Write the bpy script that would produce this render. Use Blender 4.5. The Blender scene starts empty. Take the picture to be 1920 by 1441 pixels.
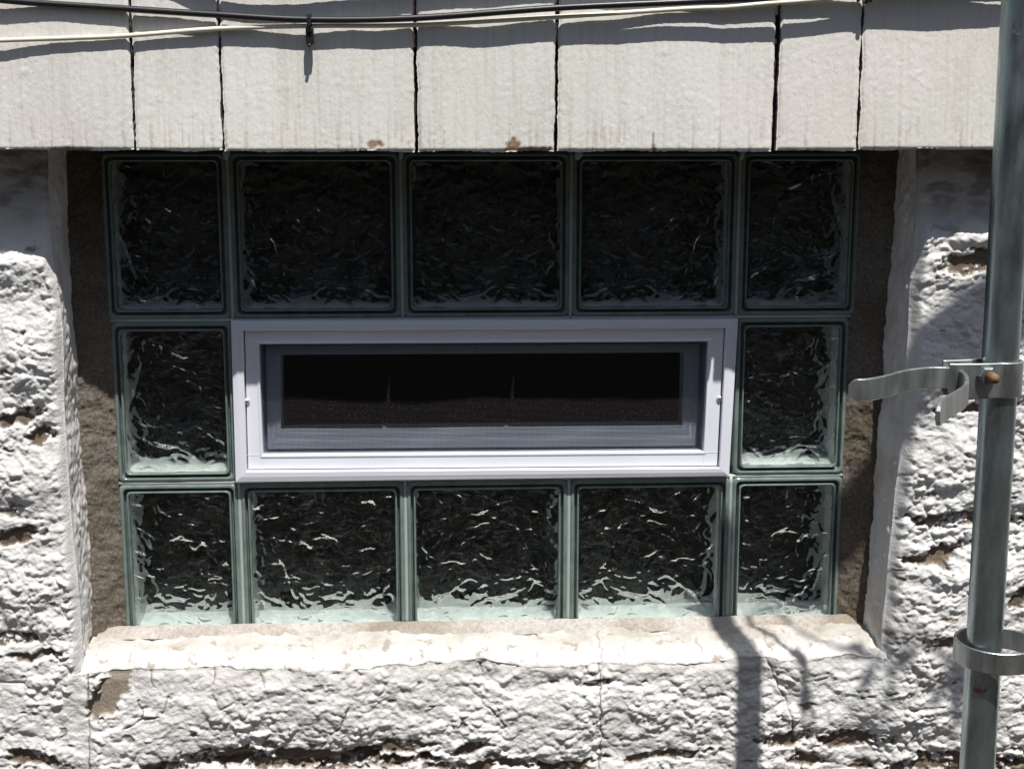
import bpy, bmesh, math, random
import numpy as np
from mathutils import Vector, Matrix

# ------------------------------------------------------------------ camera, sky, sun, exposure
S = bpy.context.scene
random.seed(7)
F, W, H = 2600.0, 1920, 1441                     # focal length in photo pixels
PITCH, YAW = math.radians(10.3), math.radians(2.8)
D0 = F * .197 / 315
fw = np.array([math.sin(YAW) * math.cos(PITCH), math.cos(YAW) * math.cos(PITCH), -math.sin(PITCH)])
rt = np.array([math.cos(YAW), -math.sin(YAW), 0.0])
up = np.cross(rt, fw)
CAM = np.array([0, 0, .75]) - D0 * fw
cam = bpy.data.cameras.new('camera')
cam_o = bpy.data.objects.new('camera', cam)
S.collection.objects.link(cam_o)
cam.sensor_fit = 'HORIZONTAL'
cam.sensor_width = 36.0
cam.lens = 36.0 * F / W
cam.clip_start, cam.clip_end = .05, 500
cam_o.matrix_world = Matrix(((rt[0], up[0], -fw[0], CAM[0]), (rt[1], up[1], -fw[1], CAM[1]),
                             (rt[2], up[2], -fw[2], CAM[2]), (0, 0, 0, 1)))
S.camera = cam_o

SX, TP = .30, 2.2                                # sun: sideways and upward run per metre off the wall
SUN = np.array([SX, -1.0, TP]); SUN /= np.linalg.norm(SUN)
EL = math.asin(SUN[2]); AZ = math.atan2(SUN[0], SUN[1])
world = bpy.data.worlds.new('World'); S.world = world; world.use_nodes = True
wn = world.node_tree.nodes; wl = world.node_tree.links
bg = wn['Background']; sky = wn.new('ShaderNodeTexSky')
sky.sky_type = 'NISHITA'; sky.sun_disc = False
sky.sun_elevation = EL; sky.sun_rotation = AZ
sky.air_density = 1.0; sky.dust_density = 1.5; sky.ozone_density = 1.0
wl.new(sky.outputs[0], bg.inputs[0]); bg.inputs[1].default_value = .056
sun = bpy.data.lights.new('sun', 'SUN'); sun.energy = 4.6; sun.angle = math.radians(.53)
sun.color = (1.0, .965, .91)
sun_o = bpy.data.objects.new('sun', sun); S.collection.objects.link(sun_o)
sun_o.rotation_euler = Vector(SUN).to_track_quat('Z', 'Y').to_euler()
sun_o.location = (1.5, -3, 6)
S.view_settings.view_transform = 'Standard'; S.view_settings.look = 'None'
S.view_settings.exposure = .45; S.view_settings.gamma = 1.0
S.view_settings.use_curve_mapping = False
S.render.engine = 'CYCLES'
S.cycles.use_denoising = True
S.cycles.max_bounces = 12; S.cycles.transmission_bounces = 10; S.cycles.transparent_max_bounces = 16
S.cycles.sample_clamp_indirect = 6.0

# ------------------------------------------------------------------ helpers
def ray(px, py):
    return fw + rt * ((px - 960) / F) + up * ((720.5 - py) / F)
def at(px, py, Y):                               # photo pixel -> point on the vertical plane y = Y
    d = ray(px, py); return CAM + d * ((Y - CAM[1]) / d[1])
def atz(px, py, z):                              # photo pixel -> point on the horizontal plane z
    d = ray(px, py); return CAM + d * ((z - CAM[2]) / d[2])

def _hash(ix, iy, seed):
    h = (ix.astype(np.int64) * 374761393 + iy.astype(np.int64) * 668265263 + seed * 1274126177) & 0xffffffff
    h = ((h ^ (h >> 13)) * 1274126177) & 0xffffffff
    h = ((h ^ (h >> 16)) * 2246822519) & 0xffffffff
    return ((h ^ (h >> 15)) & 0xffffff) / float(0x1000000)
def perlin(x, y, seed=0):
    x = np.asarray(x, float); y = np.asarray(y, float)
    ix = np.floor(x); iy = np.floor(y); fx = x - ix; fy = y - iy
    u = fx * fx * fx * (fx * (fx * 6 - 15) + 10); v = fy * fy * fy * (fy * (fy * 6 - 15) + 10)
    def g(dx, dy):
        a = _hash(ix + dx, iy + dy, seed) * 2 * np.pi
        return np.cos(a) * (fx - dx) + np.sin(a) * (fy - dy)
    a, b, c, d = g(0, 0), g(1, 0), g(0, 1), g(1, 1)
    return ((a + (b - a) * u) * (1 - v) + (c + (d - c) * u) * v) * 1.5
def fbm(x, y, octv=4, seed=0, gain=.5):
    s = 0; a = 1.0
    for i in range(octv):
        s = s + a * perlin(x, y, seed + i * 17); x = x * 2.03 + 3.1; y = y * 2.03 + 1.7; a *= gain
    return s
def lumps(x, y, cell, seed, fill=.9):            # rounded blobs of random size, 0..1
    gx = x / cell; gy = y / cell; ix = np.floor(gx); iy = np.floor(gy)
    best = np.zeros_like(gx)
    for dx in (-1, 0, 1):
        for dy in (-1, 0, 1):
            cx = ix + dx; cy = iy + dy
            px = cx + _hash(cx, cy, seed); py = cy + _hash(cx, cy, seed + 5)
            r = .35 + .55 * _hash(cx, cy, seed + 9)
            amp = (_hash(cx, cy, seed + 13) < fill) * (.45 + .55 * _hash(cx, cy, seed + 21))
            d2 = ((gx - px) ** 2 + (gy - py) ** 2) / (r * r)
            best = np.maximum(best, amp * np.clip(1 - d2, 0, 1) ** .8)
    return best
def sstep(a, b, v):
    t = np.clip((v - a) / (b - a), 0, 1); return t * t * (3 - 2 * t)

def link(o, parent=None):
    S.collection.objects.link(o)
    if parent is not None:
        o.parent = parent
    return o
def empty(name, loc, label, cat, group=None):
    o = link(bpy.data.objects.new(name, None)); o.location = loc; o.empty_display_size = .05
    tag(o, label, cat, group); return o
def tag(o, label=None, cat=None, group=None, kind=None):
    if label: o['label'] = label
    if cat: o['category'] = cat
    if group: o['group'] = group
    if kind: o['kind'] = kind
    return o
def build(name, verts, faces, mat, parent=None, smooth=True, attrs=None):
    """verts (n,3) in world metres, faces (m,4) or list; parents are empties without rotation"""
    verts = np.asarray(verts, np.float32)
    if parent is not None:
        p = parent; off = np.zeros(3)
        while p is not None:
            off += np.array(p.location); p = p.parent
        verts = verts - off.astype(np.float32)
    me = bpy.data.meshes.new(name)
    if isinstance(faces, np.ndarray):
        n, k = faces.shape
        me.vertices.add(len(verts)); me.vertices.foreach_set('co', verts.ravel())
        me.loops.add(n * k); me.loops.foreach_set('vertex_index', faces.astype(np.int32).ravel())
        me.polygons.add(n); me.polygons.foreach_set('loop_start', np.arange(0, n * k, k, dtype=np.int32))
        me.polygons.foreach_set('loop_total', np.full(n, k, np.int32))
        me.update(calc_edges=True)
    else:
        me.from_pydata([tuple(map(float, v)) for v in verts], [], faces)
    me.validate()
    if smooth:
        me.polygons.foreach_set('use_smooth', np.ones(len(me.polygons), bool))
    for k, v in (attrs or {}).items():
        a = me.attributes.new(k, 'FLOAT', 'POINT'); a.data.foreach_set('value', np.asarray(v, np.float32))
    me.materials.append(mat)
    return link(bpy.data.objects.new(name, me), parent)
def grid_faces(nu, nv, flip=False):              # vertex index = i*nv + j
    i, j = np.meshgrid(np.arange(nu - 1), np.arange(nv - 1), indexing='ij')
    a = (i * nv + j).ravel(); q = np.stack([a, a + nv, a + nv + 1, a + 1], 1)
    return q[:, ::-1] if flip else q
def box_geo(x0, x1, y0, y1, z0, z1):
    v = [(x, y, z) for x in (x0, x1) for y in (y0, y1) for z in (z0, z1)]
    f = [(0, 1, 3, 2), (4, 6, 7, 5), (0, 4, 5, 1), (2, 3, 7, 6), (0, 2, 6, 4), (1, 5, 7, 3)]
    return v, f
def merge(parts):
    V, Fc = [], []
    for v, f in parts:
        o = len(V); V += [tuple(p) for p in v]; Fc += [tuple(i + o for i in q) for q in f]
    return V, Fc
def tube(path, radii, n=14, cap=True):
    P = np.asarray(path, float); m = len(P)
    R = np.full(m, radii) if np.isscalar(radii) else np.asarray(radii, float)
    Tn = np.gradient(P, axis=0); Tn /= np.linalg.norm(Tn, axis=1)[:, None]
    ref = np.array([0, 0, 1.0]) if abs(Tn[0][2]) < .9 else np.array([1.0, 0, 0])
    V = []; nrm = np.cross(Tn[0], ref); nrm /= np.linalg.norm(nrm)
    for i in range(m):
        nrm = nrm - Tn[i] * (nrm @ Tn[i]); nrm /= np.linalg.norm(nrm); b = np.cross(Tn[i], nrm)
        for k in range(n):
            a = 2 * math.pi * k / n; V.append(P[i] + R[i] * (math.cos(a) * nrm + math.sin(a) * b))
    Fc = [(i * n + k, i * n + (k + 1) % n, (i + 1) * n + (k + 1) % n, (i + 1) * n + k) for i in range(m - 1) for k in range(n)]
    if cap:
        Fc += [tuple(range(n))[::-1], tuple((m - 1) * n + k for k in range(n))]
    return V, Fc
def spline(pts, n=12):                           # Catmull-Rom through the points
    P = np.asarray(pts, float); P = np.vstack([2 * P[0] - P[1], P, 2 * P[-1] - P[-2]]); out = []
    for i in range(1, len(P) - 2):
        for t in np.linspace(0, 1, n, endpoint=False):
            a, b, c, d = P[i - 1:i + 3]
            out.append(.5 * (2 * b + (c - a) * t + (2 * a - 5 * b + 4 * c - d) * t * t + (3 * b - a - 3 * c + d) * t ** 3))
    out.append(P[-2]); return np.array(out)

# ------------------------------------------------------------------ materials
def new_mat(name):
    m = bpy.data.materials.new(name); m.use_nodes = True
    nt = m.node_tree; return m, nt, nt.nodes['Principled BSDF'], nt.links
def N(nt, kind, **kw):
    n = nt.nodes.new(kind)
    for k, v in kw.items():
        setattr(n, k, v)
    return n
def noise(nt, scale, detail=4, rough=.55, stretch=None, coord='Object'):
    tc = N(nt, 'ShaderNodeTexCoord'); n = N(nt, 'ShaderNodeTexNoise')
    n.inputs['Scale'].default_value = scale; n.inputs['Detail'].default_value = detail; n.inputs['Roughness'].default_value = rough
    if stretch:
        mp = N(nt, 'ShaderNodeMapping'); mp.inputs['Scale'].default_value = stretch
        nt.links.new(tc.outputs[coord], mp.inputs[0]); nt.links.new(mp.outputs[0], n.inputs['Vector'])
    else:
        nt.links.new(tc.outputs[coord], n.inputs['Vector'])
    return n.outputs['Fac']
def ramp(nt, fac, stops):
    r = N(nt, 'ShaderNodeValToRGB'); e = r.color_ramp.elements
    while len(e) < len(stops): e.new(.5)
    for k, (p, c) in zip(e, stops):
        k.position = p; k.color = (*c, 1) if len(c) == 3 else c
    nt.links.new(fac, r.inputs[0]); return r.outputs[0]
def mixc(nt, fac, a, b, mode='MIX'):
    m = N(nt, 'ShaderNodeMix', data_type='RGBA', blend_type=mode)
    for s, v in ((m.inputs[0], fac), (m.inputs[6], a), (m.inputs[7], b)):
        if hasattr(v, 'type') and hasattr(v, 'links'): nt.links.new(v, s)
        elif isinstance(v, (int, float)): s.default_value = v
        else: s.default_value = (*v, 1)
    return m.outputs[2]
def bump(nt, bsdf, h, strength, dist, prev=None):
    b = N(nt, 'ShaderNodeBump'); b.inputs['Strength'].default_value = strength; b.inputs['Distance'].default_value = dist
    nt.links.new(h, b.inputs['Height'])
    if prev is not None: nt.links.new(prev, b.inputs['Normal'])
    if bsdf is not None: nt.links.new(b.outputs[0], bsdf.inputs['Normal'])
    return b.outputs[0]
def attr(nt, name):
    a = N(nt, 'ShaderNodeAttribute', attribute_name=name); return a.outputs['Fac']

def mat_stone():
    m, nt, p, L = new_mat('painted_rough_stone')
    paint = ramp(nt, noise(nt, 14, 5), [(.3, (.60, .585, .56)), (.55, (.70, .695, .685)), (.8, (.75, .75, .75))])
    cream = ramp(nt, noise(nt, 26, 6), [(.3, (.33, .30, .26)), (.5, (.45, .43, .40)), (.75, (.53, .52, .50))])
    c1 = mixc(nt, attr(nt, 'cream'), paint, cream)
    bare = ramp(nt, noise(nt, 60, 6, .6, (1, 1, 3)), [(.25, (.085, .062, .045)), (.5, (.15, .115, .085)), (.75, (.24, .195, .15))])
    c2 = mixc(nt, attr(nt, 'bare'), c1, bare)
    flat = ramp(nt, noise(nt, 90, 5), [(.3, (.235, .195, .155)), (.7, (.33, .28, .225))])
    c3 = mixc(nt, attr(nt, 'mortar'), c2, flat)
    L.new(c3, p.inputs['Base Color']); p.inputs['Roughness'].default_value = .72
    p.inputs['Specular IOR Level'].default_value = .3
    b1 = bump(nt, None, noise(nt, 300, 5, .65), .8, .0018)
    bump(nt, p, noise(nt, 900, 3), .35, .0005, b1)
    return m
def mat_jamb():
    m, nt, p, L = new_mat('painted_smooth_jamb')
    c = ramp(nt, noise(nt, 18, 6), [(.3, (.52, .47, .42)), (.5, (.66, .645, .63)), (.75, (.72, .71, .70))])
    sp = ramp(nt, noise(nt, 55, 5, .7), [(.66, (0, 0, 0)), (.74, (1, 1, 1))])
    c = mixc(nt, sp, c, (.16, .12, .09))
    L.new(c, p.inputs['Base Color']); p.inputs['Roughness'].default_value = .7
    bump(nt, p, noise(nt, 120, 6, .6, (1, 1, .35)), .5, .002)
    return m
def mat_mortar(name, lo, mid, hi, scale=340):
    m, nt, p, L = new_mat(name)
    a = ramp(nt, noise(nt, scale, 4, .65), [(.25, lo), (.5, mid), (.78, hi)])
    b = ramp(nt, noise(nt, 11, 4), [(.35, (.66, .61, .53)), (.6, (1.1, 1.1, 1.1))])
    L.new(mixc(nt, 1.0, a, b, 'MULTIPLY'), p.inputs['Base Color']); p.inputs['Roughness'].default_value = .92
    p.inputs['Specular IOR Level'].default_value = .15
    bump(nt, p, noise(nt, scale * 1.2, 4, .7), .8, .0015)
    return m
def mat_shingle():
    m, nt, p, L = new_mat('painted_cedar_shingle')
    c = ramp(nt, noise(nt, 7, 6, .6, (1, 1, .45)), [(.3, (.60, .585, .53)), (.5, (.665, .66, .63)), (.72, (.70, .695, .67))])
    streak = ramp(nt, noise(nt, 60, 5, .6, (3.2, 1, .12)), [(.30, (.82, .79, .73)), (.5, (1, 1, 1))])
    c = mixc(nt, .6, c, streak, 'MULTIPLY')
    blot = ramp(nt, noise(nt, 3.2, 4, .6, (1, 1, .5)), [(.4, (1, 1, 1)), (.7, (.93, .90, .82))])
    c = mixc(nt, .4, c, blot, 'MULTIPLY')
    pink = ramp(nt, noise(nt, 5, 3), [(.5, (0, 0, 0)), (.75, (1, 1, 1))])
    pk = N(nt, 'ShaderNodeMath', operation='MULTIPLY'); L.new(pink, pk.inputs[0]); pk.inputs[1].default_value = .35
    c = mixc(nt, pk.outputs[0], c, (.70, .615, .60))
    wood = ramp(nt, noise(nt, 90, 4, .6, (2, 1, .3)), [(.3, (.20, .115, .07)), (.7, (.38, .27, .19))])
    c = mixc(nt, attr(nt, 'bare'), c, wood)
    L.new(c, p.inputs['Base Color']); p.inputs['Roughness'].default_value = .6
    p.inputs['Specular IOR Level'].default_value = .35
    b1 = bump(nt, None, noise(nt, 210, 6, .62, (1, 1, .6)), .45, .0014)
    b2 = bump(nt, None, noise(nt, 240, 4, .6, (2.5, 1, .08)), .4, .0012, b1)
    bump(nt, p, noise(nt, 700, 2), .25, .0004, b2)
    return m
def plain(name, col, rough=.5, metal=0.0, spec=.5, bscale=None, bstr=.3, bdist=.0005, var=None):
    m, nt, p, L = new_mat(name)
    if var:
        L.new(ramp(nt, noise(nt, var[0], 5), [(.3, var[1]), (.7, col)]), p.inputs['Base Color'])
    else:
        p.inputs['Base Color'].default_value = (*col, 1)
    p.inputs['Roughness'].default_value = rough; p.inputs['Metallic'].default_value = metal
    p.inputs['Specular IOR Level'].default_value = spec
    if bscale: bump(nt, p, noise(nt, bscale, 4), bstr, bdist)
    return m
def mat_galv(name, base=(.34, .405, .425), rough=.28, rust=.64):
    m, nt, p, L = new_mat(name)
    c = ramp(nt, noise(nt, 40, 6, .6, (1.6, 1.6, .35)), [(.3, tuple(.62 * v for v in base)), (.5, base), (.75, tuple(min(1, 1.35 * v) for v in base))])
    scr = ramp(nt, noise(nt, 75, 6, .75, (1, 1, .25)), [(.66, (0, 0, 0)), (.72, (1, 1, 1))])
    c = mixc(nt, scr, c, (.58, .61, .61))
    rm = ramp(nt, noise(nt, 28, 7, .7), [(rust, (0, 0, 0)), (rust + .05, (1, 1, 1))])
    c = mixc(nt, rm, c, (.20, .075, .035))
    L.new(c, p.inputs['Base Color'])
    mt = N(nt, 'ShaderNodeMath', operation='MULTIPLY_ADD'); L.new(rm, mt.inputs[0]); mt.inputs[1].default_value = -.85; mt.inputs[2].default_value = .93
    L.new(mt.outputs[0], p.inputs['Metallic'])
    r = ramp(nt, noise(nt, 60, 5, .6, (1, 1, .3)), [(.3, (rough - .1,) * 3), (.7, (rough + .16,) * 3)])
    L.new(r, p.inputs['Roughness'])
    bump(nt, p, noise(nt, 300, 4, .6, (1, 1, .3)), .25, .0004)
    return m
def mat_glass(name, mixfac=.62, tint=(.925, .97, .953)):
    m, nt, p, L = new_mat(name); nt.nodes.remove(p)
    out = nt.nodes['Material Output']
    g = N(nt, 'ShaderNodeBsdfGlass'); g.inputs['Color'].default_value = (*tint, 1); g.inputs['IOR'].default_value = 1.5
    g.inputs['Roughness'].default_value = .0
    t = N(nt, 'ShaderNodeBsdfTransparent'); t.inputs['Color'].default_value = (*tint, 1)
    mx = N(nt, 'ShaderNodeMixShader'); mx.inputs[0].default_value = mixfac
    L.new(t.outputs[0], mx.inputs[1]); L.new(g.outputs[0], mx.inputs[2]); L.new(mx.outputs[0], out.inputs[0])
    return m
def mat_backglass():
    m, nt, p, L = new_mat('basement_dark_glass')  # unlit basement and brownish interior behind painted into this opaque pane
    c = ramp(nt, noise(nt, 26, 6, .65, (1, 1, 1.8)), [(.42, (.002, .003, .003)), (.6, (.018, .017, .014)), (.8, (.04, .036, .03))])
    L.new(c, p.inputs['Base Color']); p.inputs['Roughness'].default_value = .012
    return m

def mat_wire():
    m, nt, p, L = new_mat('glint_speck_screen_wire')
    L.new(ramp(nt, noise(nt, 700, 3, .7), [(.54, (.024, .021, .023)), (.64, (.10, .088, .085)), (.75, (.6, .54, .5))]), p.inputs['Base Color'])  # pale specks in the colour stand in for sun glints on the wires
    p.inputs['Roughness'].default_value = .3; return m
M = dict(stone=mat_stone(), jamb=mat_jamb(), shingle=mat_shingle(),
         mortar=mat_mortar('sandy_brown_mortar', (.07, .06, .048), (.148, .13, .107), (.25, .225, .192)),
         mortar2=mat_mortar('pale_sill_mortar', (.27, .245, .22), (.39, .365, .34), (.47, .445, .42), 240),
         felt=plain('dark_building_felt', (.035, .018, .018), .9),
         vinyl=plain('white_vinyl', (.76, .78, .85), .38, 0, .4, None, 0, 0, (9, (.70, .715, .78))),
         bead=plain('grey_vinyl_bead', (.70, .71, .76), .4),
         screenframe=plain('grey_inner_sash', (.53, .60, .72), .5),
         wire=mat_wire(),
         silic=plain('translucent_silicone', (.36, .42, .385), .35, 0, .5, 200, .3, .001),
         edge=plain('white_block_edge_coating', (.80, .83, .82), .5, 0, .3, 90, .6, .003, (60, (.50, .55, .535))),
         rim=plain('pale_green_glass_rim', (.185, .235, .22), .08, 0, .7, 35, .25, .002, (60, (.11, .15, .14))),
         glass=mat_glass('green_tinted_glass'), back=mat_backglass(),
         galv=mat_galv('galvanised_pipe'), galv2=mat_galv('galvanised_strap', (.37, .395, .39), .42, .68),
         rustbolt=plain('rusty_bolt', (.17, .09, .05), .75, .3, .4, 400, .5, .001, (200, (.26, .155, .08))),
         black=plain('black_cable_jacket', (.012, .013, .016), .38, 0, .5, 500, .3, .0003),
         cream=plain('cream_cable_jacket', (.72, .69, .58), .42, 0, .5, 300, .2, .0003),
         steel=plain('zinc_screw', (.70, .70, .70), .3, .6),
         room=plain('dark_basement_plaster', (.02, .019, .018), .9),
         soil=plain('dark_bare_soil', (.05, .045, .038), .95, 0, .2, 30, .6, .02, (6, (.03, .027, .023))),
         bark=plain('grey_brown_bark', (.13, .10, .075), .9, 0, .2, 60, .8, .01, (30, (.07, .055, .04))),
         leaf=plain('green_leaf', (.07, .12, .035), .55, 0, .4))

# ------------------------------------------------------------------ ground, added sky-blocking bank and room
ZG = 0.0
g = 24.0
gv, gf = [(-g, -g, ZG), (g, -g, ZG), (g, g, ZG), (-g, g, ZG)], [(0, 1, 2, 3)]
tag(build('ground', gv, gf, M['soil'], None, False), kind='structure')
gx, gy = np.meshgrid(np.linspace(-14, 14, 90), np.linspace(-16, -2.7, 50), indexing='ij')
gz = 2.9 * sstep(-2.8, -5.6, gy) + .12 * fbm(gx * .9, gy * .9, 4, 5) * sstep(-2.75, -3.4, gy) - .03  # unseen bank added to keep sky light out of the window recess
tag(build('sky_block_bank', np.stack([gx.ravel(), gy.ravel(), gz.ravel()], 1), grid_faces(90, 50), M['soil']), kind='structure')
def inward_room(x0, x1, y0, y1, z0, z1):         # open towards the window
    v, f = box_geo(x0, x1, y0, y1, z0, z1)
    f = [q for q in f if q != (0, 4, 5, 1)]
    return v, f
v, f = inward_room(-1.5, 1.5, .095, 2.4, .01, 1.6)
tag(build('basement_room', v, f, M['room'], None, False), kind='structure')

# ------------------------------------------------------------------ foundation wall
FACE = -.070                                     # mean stone face
wall = empty('stone_foundation', (0, FACE, ZG), 'rough white painted stone foundation wall around the glass block window', 'wall')

def poly_xz(pts, Y):
    q = np.array([at(px, py, Y) for px, py in pts]); o = np.argsort(q[:, 2]); return q[o, 2], q[o, 0]
LF = poly_xz([(84, 200), (88, 290), (91, 400), (97, 485), (108, 540), (117, 620), (119, 760), (130, 930), (135, 1000), (144, 1080), (150, 1160), (155, 1245)], FACE)
LB = poly_xz([(124, 200), (127, 290), (134, 480), (137, 600), (144, 650), (148, 680), (148, 780), (155, 850), (160, 910), (169, 960), (171, 1060), (175, 1110), (172, 1160), (171, 1245)], -.004)
RF = poly_xz([(1724, 200), (1720, 290), (1718, 430), (1713, 490), (1707, 540), (1705, 620), (1702, 660), (1693, 830), (1680, 920), (1675, 980), (1667, 1050), (1663, 1110), (1657, 1160), (1652, 1245)], FACE)
RB = poly_xz([(1686, 200), (1683, 290), (1670, 420), (1667, 480), (1656, 560), (1652, 640), (1650, 720), (1640, 800), (1635, 900), (1632, 960), (1623, 1080), (1614, 1170), (1609, 1245)], -.004)
def ex(P, z): return np.interp(z, *P)
ZS = at(900, 1246, FACE)[2]                      # front edge of the sill

# unpainted hollows, in photo pixels: x, y, half width, half height, depth in mm
HOL = [(25, 786, 62, 12, 9), (84, 816, 26, 13, 9), (30, 1000, 46, 13, 10), (20, 1190, 40, 11, 9), (62, 1224, 66, 7, 8), (60, 1415, 45, 12, 9), (1812, 966, 105, 14, 11), (1745, 1041, 48, 15, 15), (1815, 1020, 45, 8, 8), (1760, 1196, 42, 12, 10), (1905, 1112, 22, 15, 8), (1815, 486, 52, 20, 13), (560, 1424, 190, 14, 12), (420, 1418, 60, 16, 10), (690, 1432, 120, 12, 12), (745, 1400, 70, 9, 8), (880, 1404, 40, 7, 8), (900, 1436, 130, 9, 10), (1055, 1432, 70, 9, 9), (1132, 1279, 30, 6, 9), (1205, 1425, 26, 7, 9), (1275, 1411, 50, 8, 8), (1480, 1387, 58, 12, 9), (1590, 1384, 64, 15, 10), (1520, 1425, 40, 9, 7), (1780, 1424, 120, 20, 12), (1905, 1432, 50, 16, 10), (1620, 1430, 20, 8, 6), (330, 1436, 70, 9, 8), (200, 1160, 6, 9, 3), (750, 1236, 74, 4.5, 5), (1800, 760, 60, 8, 5), ]
HOLW = []
for px, py, rx, ry, dp in HOL:
    c = at(px, py, FACE); e = at(px + rx, py, FACE); t = at(px, py - ry, FACE)
    HOLW.append((c[0], c[2], (e[0] - c[0]) * 1.08, (t[2] - c[2]) * 1.2, dp * .00055))
BUL = [(1745, 520, 45, 50, 4), (1835, 440, 85, 24, 7), (1860, 700, 100, 60, 5), (20, 500, 60, 40, 7), (60, 900, 90, 60, 6), (1800, 1080, 90, 30, 8), (1720, 1215, 40, 28, 8),
       (60, 1130, 90, 50, 5), (600, 1330, 160, 40, 5), (1000, 1340, 120, 40, 4), (300, 1330, 120, 40, 5), (1700, 1330, 140, 45, 6), (60, 1330, 70, 45, 5), (1780, 830, 70, 50, 4), (80, 690, 70, 60, 4)]
BULW = []
for px, py, rx, ry, dp in BUL:
    c = at(px, py, FACE); e = at(px + rx, py, FACE); t = at(px, py - ry, FACE)
    BULW.append((c[0], c[2], e[0] - c[0], t[2] - c[2], dp * .001))
CRK = [[(1125, 1185), (1122, 1235), (1126, 1290), (1124, 1330), (1128, 1380), (1124, 1441), (1126, 1520)],
       [(1434, 1185), (1432, 1220), (1445, 1250), (1458, 1285), (1478, 1320), (1488, 1360), (1490, 1395), (1498, 1430), (1510, 1470)],
       [(902, 1245), (905, 1262)], [(283, 1252), (288, 1285)], [(402, 1250), (402, 1280)], [(400, 1300), (415, 1328), (440, 1312)], [(262, 1310), (268, 1340)], [(315, 1305), (305, 1335)],
       [(171, 1245), (168, 1300), (172, 1360), (170, 1400), (175, 1441)], [(1100, 1235), (1101, 1262)], [(885, 1296), (915, 1325), (950, 1360)], [(0, 1275), (45, 1274), (60, 1282)],
       [(170, 1268), (212, 1248)], [(655, 1320), (640, 1355), (620, 1375)], [(240, 1362), (270, 1345), (300, 1342)], [(1700, 1320), (1760, 1312)], [(488, 1262), (498, 1283)]]
CRKW = [np.array([at(px, py, FACE)[[0, 2]] for px, py in c]) for c in CRK]
def seg_dist(x, z, P, pad=.02):
    d = np.full(x.shape, 9.0)
    bx0, bz0 = P.min(0) - pad; bx1, bz1 = P.max(0) + pad
    k = (x > bx0) & (x < bx1) & (z > bz0) & (z < bz1)
    if not k.any(): return d
    xs, zs = x[k], z[k]; best = np.full(xs.shape, 9.0)
    for a, b in zip(P[:-1], P[1:]):
        ab = b - a; t = np.clip(((xs - a[0]) * ab[0] + (zs - a[1]) * ab[1]) / (ab @ ab), 0, 1)
        best = np.minimum(best, np.hypot(xs - a[0] - t * ab[0], zs - a[1] - t * ab[1]))
    d[k] = best; return d
ZUP = at(900, 455, FACE)[2]; XJ0 = at(138, 1320, FACE)[0]; XJ1 = at(171, 1320, FACE)[0]
ZJL = at(100, 1243, FACE)[2]; ZB = at(900, 1462, FACE)[2]; ZML = at(60, 800, FACE)[2]; ZMR = at(1800, 1002, FACE)[2]
XC = at(1125, 1330, FACE)[0]; XD = at(1660, 1330, FACE)[0]
MPAT = [at(px, py, FACE)[[0, 2]] for px, py in [(226, 1262), (216, 1285), (205, 1305), (194, 1325)]]

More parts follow.
